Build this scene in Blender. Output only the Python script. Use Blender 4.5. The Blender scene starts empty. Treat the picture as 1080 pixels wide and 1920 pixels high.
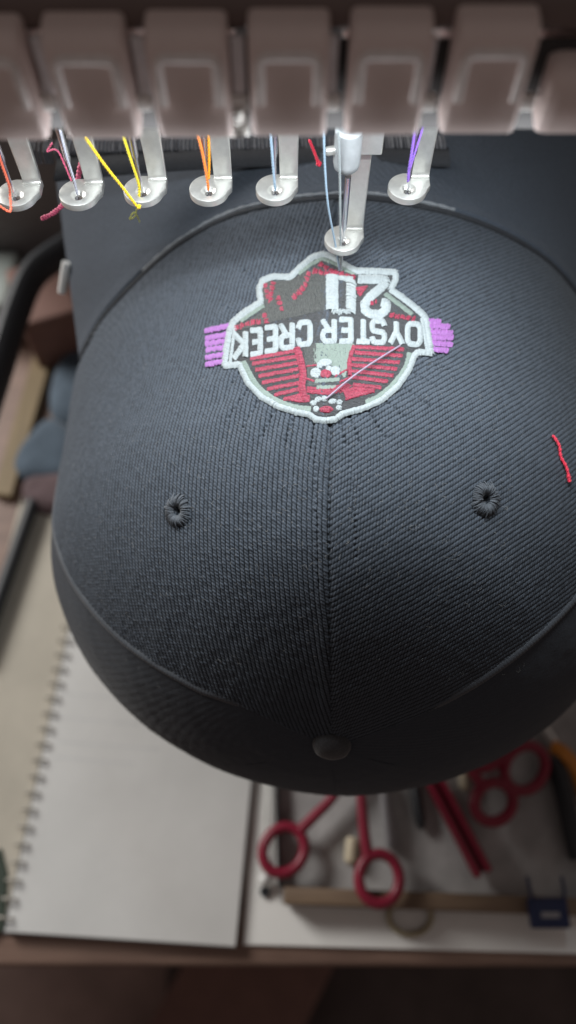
import bpy, bmesh, math, random
import numpy as np
from mathutils import Vector
random.seed(7); RNG = np.random.default_rng(7)
MM = 0.001
scn = bpy.context.scene
col = scn.collection

# ------------------------------------------------------------------ camera
FPX, PITCH, CAM = 1450.0, math.radians(62), np.array([0, 0, 500.0])
cd = bpy.data.cameras.new('camera'); cam = bpy.data.objects.new('camera', cd); col.objects.link(cam)
cam.location = (0, 0, 0.5); cam.rotation_euler = (math.radians(90) - PITCH, 0, 0)
cd.sensor_fit = 'VERTICAL'; cd.sensor_height = 36.0; cd.lens = FPX / 1920 * 36
cd.clip_start = 0.005; cd.clip_end = 50
cd.dof.use_dof = True; cd.dof.focus_distance = 0.238; cd.dof.aperture_fstop = cd.lens / 5.2
scn.camera = cam
# ------------------------------------------------------------------ world and lamps
w = bpy.data.worlds.new('World'); scn.world = w; w.use_nodes = True
bg = w.node_tree.nodes['Background']; bg.inputs[0].default_value = (0.125, 0.105, 0.098, 1); bg.inputs[1].default_value = 0.98
def area(name, loc, target, sx, sy, power, color):
    ld = bpy.data.lights.new(name, 'AREA'); ld.shape = 'RECTANGLE'; ld.size = sx * MM; ld.size_y = sy * MM
    ld.energy = power; ld.color = color
    o = bpy.data.objects.new(name, ld); col.objects.link(o)
    o.location = Vector(loc) * MM
    o.rotation_euler = (Vector(target) - Vector(loc)).to_track_quat('-Z', 'Y').to_euler()
    return o
area('machine_work_light', (12, 166, 399), (12, 135, 300), 190, 2.0, 0.55, (0.86, 0.95, 1.0))
area('gap_fill_light', (0, 151.6, 380.5), (0, 155, 389), 130, 2, 0.022, (0.95, 0.97, 1.0))  # added unseen strip that brightens the blocks in the cover gaps
area('room_light', (-900, 720, 680), (-40, 60, 0), 420, 420, 13.2, (1.0, 0.985, 0.95))
scn.cycles.use_denoising = True; scn.cycles.use_adaptive_sampling = False; scn.cycles.sample_clamp_indirect = 1.5; scn.cycles.caustics_reflective = False; scn.cycles.caustics_refractive = False
scn.view_settings.view_transform = 'Standard'; scn.view_settings.look = 'None'
scn.view_settings.exposure = 0; scn.view_settings.gamma = 1

# ------------------------------------------------------------------ geometry helpers (millimetres)
def ray(u, v):
    x = (np.asarray(u, float) - 540) / FPX; y = (960 - np.asarray(v, float)) / FPX
    c, s = math.cos(PITCH), math.sin(PITCH)
    return np.stack([x + 0 * y, c + y * s + 0 * x, -s + y * c + 0 * x], -1)
def at_y(u, v, Y):
    d = ray(u, v); return CAM + d * (Y / d[..., 1:2])
def at_z(u, v, Z):
    d = ray(u, v); return CAM + d * ((Z - CAM[2]) / d[..., 2:3])
# crown of the cap: a rounded dome whose axis points at the operator
X0, A_, ZC, B_, Y0, L_, N_, M_ = 23.75, 126.5, 187.55, 117.75, 148.9, 104.7, 1.856, 1.803
def Fimp(P):
    r = (np.abs(P[..., 0] - X0) / A_) ** M_ + (np.abs(P[..., 2] - ZC) / B_) ** M_
    wv = np.maximum(0, (Y0 - P[..., 1]) / L_)
    return r ** (2 / M_) + wv ** N_ - 1
def grad(P):
    e = 0.05; g = np.zeros_like(P)
    for k in range(3):
        d = np.zeros(3); d[k] = e
        g[..., k] = Fimp(P + d) - Fimp(P - d)
    return g / np.linalg.norm(g, axis=-1, keepdims=True)
def on_cap(u, v):
    """points of the crown seen at photo pixels, with normals"""
    d = ray(u, v); lo = np.full(d.shape[:-1], 150.0); hi = lo.copy() + 400
    ts = np.linspace(150, 480, 100); found = np.zeros(lo.shape, bool)
    for t in ts:
        ins = (Fimp(CAM + d * t) < 0) & ~found
        hi[ins] = t; found |= ins
    lo = hi - (ts[1] - ts[0])
    for _ in range(24):
        m = (lo + hi) / 2; ins = Fimp(CAM + d * m[..., None]) < 0
        hi = np.where(ins, m, hi); lo = np.where(ins, lo, m)
    P = CAM + d * hi[..., None]
    return P, grad(P)
O_ = np.array([X0, 150.0, ZC])
BTN = np.array([14.8, 53.4, 232.6])
bax = BTN - O_; bax /= np.linalg.norm(bax)
e1 = np.array([0, 0, 1.0]); e1 -= e1.dot(bax) * bax
q_ = np.array([14.0, 160, 305]) - O_; q_ -= q_.dot(bax) * bax; e1 = q_ / np.linalg.norm(q_)
e2 = np.cross(e1, bax); e2 = e2 if e2[0] > 0 else -e2
def to_polar(P):
    d = P - O_; d = d / np.linalg.norm(d, axis=-1, keepdims=True)
    return np.arccos(np.clip(d @ bax, -1, 1)), np.arctan2(d @ e2, d @ e1)
def from_polar(psi, phi):
    d = np.cos(psi)[..., None] * bax + np.sin(psi)[..., None] * (np.cos(phi)[..., None] * e1 + np.sin(phi)[..., None] * e2)
    lo = np.zeros(psi.shape); hi = np.full(psi.shape, 320.0)
    for _ in range(30):
        m = (lo + hi) / 2; ins = Fimp(O_ + d * m[..., None]) < 0
        lo = np.where(ins, m, lo); hi = np.where(ins, hi, m)
    return O_ + d * hi[..., None]
YSEAM = 233.0
def seam_y(x): return np.interp(x, [-110, -87, -79, -62, -44, -30, -18, 14, 51, 84, 105, 121, 150], [221, 222, 224.5, 227.5, 233, 235.3, 235.8, 233.5, 232.7, 234.4, 235.6, 234.5, 234])
def psi_end(phi):
    lo = np.full(phi.shape, 0.3); hi = np.full(phi.shape, 2.9)
    for _ in range(26):
        m = (lo + hi) / 2; Pm = from_polar(m, phi); s = Pm[..., 1] < np.where(Pm[..., 2] > ZC + 15, seam_y(Pm[..., 0]), 228)
        lo = np.where(s, m, lo); hi = np.where(s, hi, m)
    return lo

# ------------------------------------------------------------------ objects
def tag(o, label=None, cat=None, group=None, kind=None):
    if label: o['label'] = label
    if cat: o['category'] = cat
    if group: o['group'] = group
    if kind: o['kind'] = kind
    return o
BASE = {}
def empty(name, base, label, cat, group=None):
    o = bpy.data.objects.new(name, None); col.objects.link(o); o.empty_display_size = 0.01
    o.location = Vector([float(c) for c in base]) * MM; BASE[o.name] = np.array(base, float)
    return tag(o, label, cat, group)
def link(name, me, mat, parent=None, base=None):
    o = bpy.data.objects.new(name, me); col.objects.link(o)
    if mat is not None and not me.materials: me.materials.append(mat)
    if parent: o.parent = parent
    return o
def mk(name, verts, faces, mat, parent=None, smooth=True, base=None, uv=None):
    """verts are world millimetres; the mesh is stored relative to its thing's base"""
    V = np.asarray(verts, float)
    root = parent
    off = np.zeros(3)
    while root is not None:
        off = off + BASE.get(root.name, 0); root = root.parent
    own = np.zeros(3)
    if parent is None:
        own = np.array(base if base is not None else [*(V.min(0) + V.max(0))[:2] / 2, V[:, 2].min()], float); off = own
    me = bpy.data.meshes.new(name)
    Fa = faces if isinstance(faces, np.ndarray) else None
    if Fa is not None:
        n, k = Fa.shape
        me.vertices.add(len(V)); me.vertices.foreach_set('co', ((V - off) * MM).astype(np.float32).ravel())
        me.loops.add(n * k); me.loops.foreach_set('vertex_index', Fa.astype(np.int32).ravel())
        me.polygons.add(n); me.polygons.foreach_set('loop_start', (np.arange(n) * k).astype(np.int32))
        me.update(calc_edges=True); me.validate()
    else:
        me.from_pydata([tuple(p) for p in (V - off) * MM], [], faces)
    if smooth is True:
        me.polygons.foreach_set('use_smooth', [True] * len(me.polygons))
    me.update()
    if smooth == 'auto':
        me.polygons.foreach_set('use_smooth', [True] * len(me.polygons))
        me.set_sharp_from_angle(angle=math.radians(38))
    if uv is not None:
        a = me.attributes.new('cloth', 'FLOAT2', 'POINT'); a.data.foreach_set('vector', (np.asarray(uv) * MM).astype(np.float32).ravel())
    o = link(name, me, mat, parent)
    if parent is None:
        o.location = Vector(own) * MM; BASE[o.name] = own
    else: BASE[o.name] = np.zeros(3)
    return o
class MB:
    """collects pieces of one mesh"""
    def __init__(s): s.v = []; s.f = []
    def add(s, V, F):
        n = len(s.v); s.v += [tuple(map(float, p)) for p in V]; s.f += [tuple(i + n for i in f) for f in F]; return s
    def box(s, c, size, bev=0.0, axes=None):
        bm = bmesh.new(); bmesh.ops.create_cube(bm, size=1)
        for q in bm.verts: q.co = Vector((q.co.x * size[0], q.co.y * size[1], q.co.z * size[2]))
        if bev: bmesh.ops.bevel(bm, geom=bm.edges[:] , offset=bev, segments=3, affect='EDGES', profile=0.5)
        A = np.array(axes, float) if axes is not None else np.eye(3)
        s.add([np.array(c) + np.array(q.co) @ A for q in bm.verts], [[q.index for q in f.verts] for f in bm.faces]); bm.free(); return s
    def tube(s, pts, r, seg=8, closed=False, squash=1.0, cap=True):
        P = np.array(pts, float); n = len(P); rr = np.broadcast_to(np.asarray(r, float), (n,))
        T = np.gradient(P, axis=0) if not closed else np.roll(P, -1, 0) - np.roll(P, 1, 0)
        T /= np.linalg.norm(T, axis=1, keepdims=True) + 1e-12
        up = np.array([0, 0, 1.0]) if abs(T[0][2]) < .9 else np.array([0, 1.0, 0])
        N = np.cross(T[0], up); N /= np.linalg.norm(N); V = []
        for i in range(n):
            N = N - N.dot(T[i]) * T[i]; N /= np.linalg.norm(N); B = np.cross(T[i], N)
            for k in range(seg):
                a = 2 * math.pi * k / seg; V.append(P[i] + rr[i] * (math.cos(a) * N + squash * math.sin(a) * B))
        F = []
        for i in range(n if closed else n - 1):
            j = (i + 1) % n
            for k in range(seg):
                l = (k + 1) % seg; F.append((i * seg + k, i * seg + l, j * seg + l, j * seg + k))
        if cap and not closed:
            F.append(tuple(range(seg))[::-1]); F.append(tuple((n - 1) * seg + k for k in range(seg)))
        return s.add(V, F)
    def lathe(s, base, axis, prof, seg=24):
        """prof: list of (radius, height) along axis"""
        ax = np.array(axis, float); ax /= np.linalg.norm(ax)
        n = np.cross(ax, [0, 1, 0] if abs(ax[1]) < .9 else [1, 0, 0]); n /= np.linalg.norm(n); b = np.cross(ax, n)
        V = [np.array(base) + h * ax + r * (math.cos(2 * math.pi * k / seg) * n + math.sin(2 * math.pi * k / seg) * b) for r, h in prof for k in range(seg)]
        F = [(i * seg + k, i * seg + (k + 1) % seg, (i + 1) * seg + (k + 1) % seg, (i + 1) * seg + k) for i in range(len(prof) - 1) for k in range(seg)]
        F += [tuple(range(seg))[::-1], tuple((len(prof) - 1) * seg + k for k in range(seg))]
        return s.add(V, F)
    def prism(s, poly, z0, z1, bev=0.0):
        """flat outline (x, y) extruded between two heights"""
        n = len(poly); P = [np.array([x, y]) for x, y in poly]; c = sum(P) / n
        rings = [(0, z0), (0, z1 - bev)] + ([(bev, z1)] if bev else [])
        V = []
        for ins, z in rings:
            for p in P:
                d = c - p; d = d / (np.linalg.norm(d) + 1e-9); q = p + d * ins; V.append((q[0], q[1], z))
        m = len(rings)
        F = [(i * n + k, i * n + (k + 1) % n, (i + 1) * n + (k + 1) % n, (i + 1) * n + k) for i in range(m - 1) for k in range(n)]
        F += [tuple(range(n))[::-1], tuple((m - 1) * n + k for k in range(n))]
        return s.add(V, F)
    def build(s, name, mat, parent=None, smooth='auto', base=None):
        o = mk(name, s.v, s.f, mat, parent, smooth, base)
        bm = bmesh.new(); bm.from_mesh(o.data); bmesh.ops.recalc_face_normals(bm, faces=bm.faces[:]); bm.to_mesh(o.data); bm.free()
        if smooth == 'auto': o.data.set_sharp_from_angle(angle=math.radians(38))
        return o
def spline(pts, n=40, closed=False):
    P = np.array(pts, float); m = len(P); out = []
    segs = m if closed else m - 1
    per = max(2, n // segs)
    for i in range(segs):
        g = lambda k: P[k % m] if closed else P[min(max(k, 0), m - 1)]
        p0, p1, p2, p3 = g(i - 1), g(i), g(i + 1), g(i + 2)
        for t in np.linspace(0, 1, per, endpoint=False):
            out.append(.5 * ((2 * p1) + (-p0 + p2) * t + (2 * p0 - 5 * p1 + 4 * p2 - p3) * t * t + (-p0 + 3 * p1 - 3 * p2 + p3) * t ** 3))
    if not closed: out.append(P[-1])
    return np.array(out)

# ------------------------------------------------------------------ materials
def mat(name, color, rough=0.6, metal=0.0, var=0.12, nscale=300, bump=0.0, bscale=2000, sheen=0.0, spec=0.5, color2=None, trans=0.0, coat=0.0, stretch=None, rvar=0.0):
    m = bpy.data.materials.new(name); m.use_nodes = True; nt = m.node_tree; N = nt.nodes; Lk = nt.links
    b = N['Principled BSDF']; b.inputs['Roughness'].default_value = rough; b.inputs['Metallic'].default_value = metal
    b.inputs['Specular IOR Level'].default_value = spec; b.inputs['Sheen Weight'].default_value = sheen; b.inputs['Sheen Roughness'].default_value = .45
    b.inputs['Transmission Weight'].default_value = trans; b.inputs['Coat Weight'].default_value = coat
    tc = N.new('ShaderNodeTexCoord'); src = tc.outputs['Object']
    if stretch:
        mp = N.new('ShaderNodeMapping'); mp.inputs['Scale'].default_value = stretch; Lk.new(src, mp.inputs[0]); src = mp.outputs[0]
    nz = N.new('ShaderNodeTexNoise'); nz.inputs['Scale'].default_value = nscale; nz.inputs['Detail'].default_value = 6; nz.inputs['Roughness'].default_value = .65
    Lk.new(src, nz.inputs['Vector'])
    rp = N.new('ShaderNodeValToRGB'); c = np.array(color, float); c2 = np.array(color2, float) if color2 is not None else c * (1 + var)
    c1 = c * (1 - var) if color2 is None else c
    rp.color_ramp.elements[0].position = .3; rp.color_ramp.elements[1].position = .7
    rp.color_ramp.elements[0].color = (*c1, 1); rp.color_ramp.elements[1].color = (*np.minimum(c2, 1), 1)
    Lk.new(nz.outputs['Fac'], rp.inputs[0]); Lk.new(rp.outputs[0], b.inputs['Base Color'])
    if rvar:
        mr = N.new('ShaderNodeMapRange'); mr.inputs['To Min'].default_value = max(0, rough - rvar); mr.inputs['To Max'].default_value = min(1, rough + rvar)
        Lk.new(nz.outputs['Fac'], mr.inputs['Value']); Lk.new(mr.outputs[0], b.inputs['Roughness'])
    if bump:
        n2 = N.new('ShaderNodeTexNoise'); n2.inputs['Scale'].default_value = bscale; n2.inputs['Detail'].default_value = 4; Lk.new(src, n2.inputs['Vector'])
        bp = N.new('ShaderNodeBump'); bp.inputs['Strength'].default_value = 1; bp.inputs['Distance'].default_value = bump * MM
        Lk.new(n2.outputs['Fac'], bp.inputs['Height']); Lk.new(bp.outputs[0], b.inputs['Normal'])
    return m
FAB = (0.048, 0.056, 0.069)
m_cloth = mat('black_twill', np.array(FAB) * .72, .85, var=0, nscale=3200, bump=.10, bscale=5200, sheen=.10, spec=.15, color2=np.array([1.32, 1.3, 1.28]) * FAB)
def groove_shade(m, lo=.12):  # paints shade into the weave grooves and brightens the rib tops
    nt = m.node_tree; N = nt.nodes; b = N['Principled BSDF']; src = b.inputs['Base Color'].links[0].from_socket
    at = N.new('ShaderNodeAttribute'); at.attribute_name = 'cloth'; sx = N.new('ShaderNodeSeparateXYZ'); nt.links.new(at.outputs['Vector'], sx.inputs[0])
    mr = N.new('ShaderNodeMapRange'); mr.inputs['From Min'].default_value = .08; mr.inputs['From Max'].default_value = .62; mr.inputs['To Max'].default_value = 1.4; mr.inputs['To Min'].default_value = lo; nt.links.new(sx.outputs[0], mr.inputs[0])
    mx = N.new('ShaderNodeMix'); mx.data_type = 'RGBA'; mx.blend_type = 'MULTIPLY'; mx.inputs[0].default_value = 1
    nt.links.new(src, mx.inputs[6]); nt.links.new(mr.outputs[0], mx.inputs[7]); nt.links.new(mx.outputs[2], b.inputs['Base Color'])
groove_shade(m_cloth)
m_side = mat('black_twill_side', np.array(FAB) * .66, .85, var=0, nscale=2200, bump=.16, bscale=3000, sheen=.12, spec=.15, color2=np.array([1.0, 1.0, 1.02]) * FAB)
m_bill = mat('black_bill_twill', np.array(FAB) * .85, .85, var=0, nscale=1500, bump=.20, bscale=1700, sheen=.10, spec=.15, color2=np.array([1.6, 1.6, 1.62]) * FAB, stretch=(1, 1, 1))
m_seam = mat('seam_thread', (.052, .058, .069), .7, var=.25, nscale=2500, bump=.1, sheen=.2)
def thread(name, c, var=.1): return mat(name, c, .5, var=var * 1.6, nscale=1400, bump=.05, bscale=6000, sheen=.25, spec=.4)
t_white = thread('white_embroidery_thread', (.275, .30, .305)); t_red = thread('red_embroidery_thread', (.22, .017, .042), .3)
t_green = thread('grey_green_embroidery_thread', (.155, .19, .165)); t_black = thread('charcoal_embroidery_thread', (.026, .026, .028), .35)
t_grey = thread('dark_grey_embroidery_thread', (.043, .045, .043), .35)
t_purple = thread('purple_embroidery_thread', (.27, .10, .31)); t_mauve = thread('mauve_thread', (.27, .21, .28))
t_orange = thread('orange_thread', (.85, .22, .03)); t_coral = thread('coral_thread', (.85, .16, .08)); t_yellow = thread('yellow_thread', (.80, .62, .02)); t_gold = thread('gold_thread', (.85, .55, .01))
t_blue = thread('pale_blue_thread', (.28, .38, .48)); t_violet = thread('violet_thread', (.24, .11, .55)); t_pink = thread('pink_thread', (.55, .08, .16), .25); t_redl = thread('red_scrap_thread', (.75, .03, .07))
t_clear = thread('pale_lilac_thread', (.5, .5, .58))
m_cover = mat('warm_grey_plastic', (.80, .68, .645), .5, var=.05, nscale=60, bump=.03, bscale=3000, spec=.5, rvar=.06)
m_body = mat('brown_machine_body', (.16, .12, .11), .4, var=.12, nscale=30)
m_steel = mat('nickel_steel', (.70, .69, .655), .34, metal=.75, var=.06, nscale=500, bump=.03, bscale=1500, rvar=.12)
m_needle = mat('bright_needle_steel', (.85, .85, .88), .18, metal=1, var=.03)
m_white_pl = mat('white_plastic', (.75, .75, .73), .45, var=.05)
m_dark = mat('dark_recess_metal', (.028, .026, .026), .5, var=.2)
m_grey_pl = mat('grey_guide_plastic', (.30, .29, .30), .4, var=.1, nscale=120)
m_dkgrey = mat('dark_grey_machine_base', (.17, .17, .175), .5, var=.08, nscale=40)
m_black = mat('black_plastic', (.018, .02, .024), .5, var=.2)
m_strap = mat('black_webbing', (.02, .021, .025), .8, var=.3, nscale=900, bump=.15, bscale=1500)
m_wood = mat('brown_wood', (.15, .09, .068), .55, var=.0, nscale=14, color2=(.26, .165, .125), stretch=(1, 8, 8), bump=.1, bscale=60)
m_wood2 = mat('yellow_brown_wood', (.16, .11, .05), .55, var=0, nscale=20, color2=(.24, .17, .08), stretch=(8, 1, 8))
m_tray = mat('tray_wood', (.14, .09, .06), .6, var=0, nscale=18, color2=(.22, .15, .095), stretch=(1, 7, 7))
m_traybed = mat('grey_tray_lining', (.42, .41, .405), .6, var=.25, nscale=40, bump=.4, bscale=120)
m_paper = mat('white_paper', (.66, .655, .64), .8, var=.07, nscale=14, bump=.05, bscale=200)
m_sheet = mat('white_mat', (.88, .87, .84), .6, var=.05, nscale=20)
m_beige = mat('beige_card', (.47, .43, .36), .75, var=.1, nscale=20)
m_red_pl = mat('dark_red_plastic', (.24, .012, .035), .38, var=.15, nscale=60)
m_blue_pl = mat('navy_plastic', (.010, .020, .075), .4, var=.2)
m_orange_pl = mat('orange_plastic', (.62, .23, .03), .4, var=.15)
m_jean = mat('blue_grey_cloth', (.075, .105, .14), .9, var=.2, nscale=20, bump=.3, bscale=150, sheen=.2)
m_brownbox = mat('brown_card', (.195, .105, .085), .75, var=.15, nscale=30)
m_floor = mat('dark_floor', (.34, .24, .21), .6, var=.3, nscale=8)
m_brass = mat('dull_brass', (.42, .36, .24), .4, metal=.5, var=.15)
m_ivory = mat('ivory_plastic', (.6, .52, .38), .5, var=.1)
m_green = mat('dark_green_card', (.03, .045, .03), .6, var=.2)
m_pinkish = mat('mauve_brown_cloth', (.12, .08, .085), .9, var=.3, nscale=40, bump=.4, bscale=150)

# ================================================================== THE SETTING
mk('floor', [(-2000, -2000, -620), (2000, -2000, -620), (2000, 2600, -620), (-2000, 2600, -620)], [(0, 1, 2, 3)], m_floor)['kind'] = 'structure'
T = lambda u, v, z=0: at_z(u, v, z)
def quadprism(name, px, z0, z1, mt, parent=None, bev=0.6, base=None):
    return MB().prism([tuple(T(u, v, z1)[:2]) for u, v in px], z0, z1, bev).build(name, mt, parent, base=base)
desk = empty('work_desk', (60, 400, -620), 'brown wooden desk top under the notebook and the tray', 'desk')
MB().box((60, 438.5, -12), (1500, 920, 24), 3).build('desk_top', m_wood, desk)
for sx in (-600, 720):
    MB().box((sx, 40, -322), (50, 50, 596), 3).build('leg', m_wood, desk)
MB().box((60, 20, -62), (1200, 16, 74), 2).build('apron', m_wood, desk)
mb = MB().box((-66, -98, -560), (150, 260, 100), 6, axes=[(.85, -.5, 0), (.5, .85, 0), (0, 0, 1)])
tag(mb.build('storage_box', m_brownbox), 'dim brown box on the floor below the front edge of the desk', 'box')
mb = MB().box((130, -210, -616), (560, 330, 8), 3)
tag(mb.build('floor_mat', mat('dark_brown_mat', (.10, .075, .07), .8, var=.3, nscale=12)), 'dark brown mat lying on the floor below the desk', 'mat')

# ------------------------------------------------------------------ notebook, papers
nb = empty('spiral_notebook', T(230, 1500, 0), 'open spiral notebook with white pages lying on the desk under the cap', 'notebook')
nbq = [(8, 1748), (441, 1776), (474, 1440), (500, 900), (190, 900)]
MB().prism([tuple(T(u - 2, v + 2, 1.4)[:2]) for u, v in nbq], .3, 1.5).build('cover', m_dkgrey, nb)
MB().prism([tuple(T(u, v, 7.5)[:2]) for u, v in nbq], 1.6, 7.5, .5).build('page_block', m_paper, nb)
L0, L1 = T(8, 1748, 7.5), T(190, 900, 7.5)
dL = (L1 - L0) / np.linalg.norm(L1 - L0); nL = np.array([dL[1], -dL[0], 0])
ring_me = None
for k in range(20):
    c = L0 + dL * (7 + 9.6 * k)
    a = np.linspace(0, 2 * math.pi, 15)[:-1]
    if ring_me is None:
        P = [c + nL * (-1.0 + 4.6 * math.cos(q)) + np.array([0, 0, -1.5 + 5.2 * math.sin(q)]) for q in a]
        r0 = MB().tube(P, .75, 6, closed=True).build('spiral_ring', mat('bronze_wire', (.46, .43, .38), .5, metal=.3), nb); ring_me = r0; c0 = c
    else:
        r = ring_me.copy(); col.objects.link(r); r.parent = nb; r.location = Vector(c - c0) * MM
# faint ruled table on the page
ln = MB()
for (a, b) in [((112, 1300), (260, 1312)), ((108, 1345), (262, 1358)), ((104, 1390), (300, 1405)), ((100, 1420), (250, 1432))]:
    P, Q = T(*a, 7.56), T(*b, 7.56); d = (Q - P) / np.linalg.norm(Q - P); n = np.array([-d[1], d[0], 0]) * .5
    ln.add([P + n, P - n, Q - n, Q + n], [(0, 1, 2, 3)])
ln.build('pencil_line', mat('pencil_grey', (.60, .60, .60), .8), nb, smooth=False)
quadprism('paper_sheet', [(-120, 1560), (-30, 1740), (14, 1735), (140, 1160), (190, 930), (40, 930)], .2, 1.2, m_beige)
tag(bpy.data.objects['paper_sheet'], 'beige card sheet lying left of the spiral binding', 'paper')
quadprism('card_strip', [(-90, 1640), (-60, 1800), (8, 1742), (14, 1640), (2, 1590)], 1.6, 2.6, m_green)
tag(bpy.data.objects['card_strip'], 'dark green card edge poking out at the lower left of the notebook', 'card')
quadprism('cutting_mat', [(455, 1772), (1120, 1790), (1120, 1200), (488, 1200)], .3, 2.3, m_sheet)
tag(bpy.data.objects['cutting_mat'], 'smooth white mat on the desk right of the notebook, under the tray', 'mat')

# ------------------------------------------------------------------ tray and tools
tray = empty('wooden_tray', T(800, 1560, 2.4), 'shallow wooden tray holding red scissors and tools, below the cap', 'tray')
tp = [(528, 1690), (1130, 1712), (1130, 1250), (500, 1250)]
MB().prism([tuple(T(u, v, 4.5)[:2]) for u, v in tp], 2.4, 4.5).build('tray_floor', m_traybed, tray)
for a, b, hgt, th in [((532, 1680), (1130, 1703), 13, 9), ((512, 1258), (524, 1664), 9, 2), ((1130, 1250), (1130, 1690), 13, 6)]:
    P, Q = T(*a, 8), T(*b, 8); d = (Q - P); ll = np.linalg.norm(d[:2]); d /= np.linalg.norm(d)
    MB().box(((P + Q) / 2)[0:2].tolist() + [4.6 + hgt / 2], (ll, th, hgt), 1.2, axes=[(d[0], d[1], 0), (-d[1], d[0], 0), (0, 0, 1)]).build('rim', m_tray if th > 4 else m_black, tray)
def ringpts(c, rx, ry, rot, z, n=28):
    """ellipse given in photo pixels, laid out on the tray at height z"""
    a = np.linspace(0, 2 * math.pi, n + 1)[:-1]; cr, sr = math.cos(rot), math.sin(rot)
    return [T(c[0] + rx * math.cos(q) * cr - ry * math.sin(q) * sr, c[1] + rx * math.cos(q) * sr + ry * math.sin(q) * cr, z) for q in a]
def scissors(name, label, rings, shanks, blades, z=20, r=3.1):
    t = empty(name, T(*rings[0][0], 4.6), label, 'scissors', 'red handled scissors in the tray')
    for (c, rx, ry, rot), sh in zip(rings, shanks):
        h = MB().tube(ringpts(c, rx, ry, rot, z), r, 10, closed=True)
        P = [T(u, v, z) for u, v in sh]; h.tube(spline(P, 14), np.linspace(r * 1.05, r * .9, len(spline(P, 14))), 10)
        h.build('handle', m_red_pl, t)
    for (a, b) in blades:
        P, Q = T(*a, z), T(*b, z); d = Q - P; ll = np.linalg.norm(d); d /= ll; n = np.array([-d[1], d[0], 0])
        k = MB(); V = []
        for s, wd in [(0, 3.2), (.5, 3.0), (.85, 2), (1, .3)]:
            for e in (-1, 1):
                for zz in (-.7, .7): V.append(P + d * ll * s + n * wd * e + np.array([0, 0, zz]))
        F = []
        for i in range(3):
            o = i * 4; F += [(o, o + 4, o + 5, o + 1), (o + 2, o + 3, o + 7, o + 6), (o + 1, o + 5, o + 7, o + 3), (o, o + 2, o + 6, o + 4)]
        F += [(0, 1, 3, 2), (12, 14, 15, 13)]
        k.add(V, F).build('blade', m_steel, t)
    return t
scissors('scissors', 'dark red scissors at the left tray end, loop by the white ball pin',
    [((532, 1594), 38, 45, .45)], [[(560, 1560), (590, 1530), (622, 1497), (660, 1440)]], [((660, 1440), (740, 1300))], z=16)
scissors('scissors', 'dark red scissors with a loop over the front rim above the brass ring',
    [((711, 1648), 38, 47, -.05)], [[(690, 1606), (683, 1560), (678, 1500), (676, 1430)]], [((676, 1430), (680, 1300))], z=24)
scissors('scissors', 'red scissors with two wide open loops at the right side of the tray',
    [((984, 1440), 37, 44, .5), ((926, 1504), 35, 38, .6)],
    [[(955, 1416), (900, 1440), (850, 1400), (800, 1340)], [(905, 1472), (880, 1440), (840, 1390), (800, 1320)]], [((800, 1340), (700, 1250)), ((802, 1330), (715, 1235))], z=18, r=3.3)
# broad red handle with a sunken groove
th = empty('seam_ripper', T(860, 1560, 4.6), 'straight red tool handle with a dark sunken groove, slanting across the tray', 'tool')
P, Q = T(810, 1455, 14), T(907, 1640, 14); d = Q - P; ll = np.linalg.norm(d); d /= ll; n = np.array([-d[1], d[0], 0])
for e in (-1, 1):
    MB().box((P + Q) / 2 + n * 3.6 * e, (ll, 3.8, 8), 1.3, axes=[d, n, (0, 0, 1)]).build('handle_half', m_red_pl, th)
MB().box((P + Q) / 2 - np.array([0, 0, 1.8]), (ll - 3, 4, 4), .3, axes=[d, n, (0, 0, 1)]).build('groove', mat('deep_red_plastic', (.12, .008, .02), .5), th)
P2 = P - d * 30
MB().tube([P, P2], [1.6, .9], 8).build('shank', m_steel, th)
def pen(name, label, cat, a, b, r, mt, z=9, tip=None):
    P, Q = T(*a, z), T(*b, z); d = (Q - P) / np.linalg.norm(Q - P); L = np.linalg.norm(Q - P)
    t = empty(name, (P[0], P[1], z - r), label, cat)
    MB().lathe(P, d, [(r * .7, 0), (r, 1.2), (r, L * .8), (r * .85, L * .9)], 14).build('barrel', mt, t)
    MB().lathe(P + d * (L * .9 + .1), d, [(r * .8, 0), (r * .45, L * .07), (r * .2, L * .1)], 14).build('tip', tip or mt, t)
    return t
pen('marker_pen', 'short black pen lying in the tray between two red tools', 'pen', (772, 1440), (790, 1556), 3.2, m_black)
pen('bobbin_tube', 'small ivory plastic tube lying between the two dark red scissors', 'tube', (661, 1570), (657, 1622), 4.0, m_ivory)
pen('marker_pen', 'pale grey pen lying deep in the tray beside the ivory tube', 'pen', (735, 1590), (715, 1440), 3.4, m_grey_pl, z=8.2, tip=m_white_pl)
pen('bobbin_tube', 'small ivory tube beside the red groove handle near the cap edge', 'tube', (872, 1482), (868, 1445), 3.2, m_ivory, z=8)
# orange and black pliers
pl = empty('pliers', T(1062, 1500, 4.6), 'pliers with an orange and black grip at the right edge of the tray', 'pliers')
MB().tube(spline([T(1035, 1400, 14), T(1056, 1412, 16), T(1078, 1440, 16), T(1100, 1500, 14)], 20), 4.6, 10).build('grip', m_orange_pl, pl)
MB().tube(spline([T(1036, 1425, 13), T(1052, 1470, 15), T(1068, 1540, 15), T(1085, 1610, 12)], 20), 5.6, 10).build('grip', m_black, pl)
MB().tube([T(1040, 1396, 12), T(1000, 1330, 12)], [4, 2], 10).build('jaw', m_steel, pl)
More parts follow.
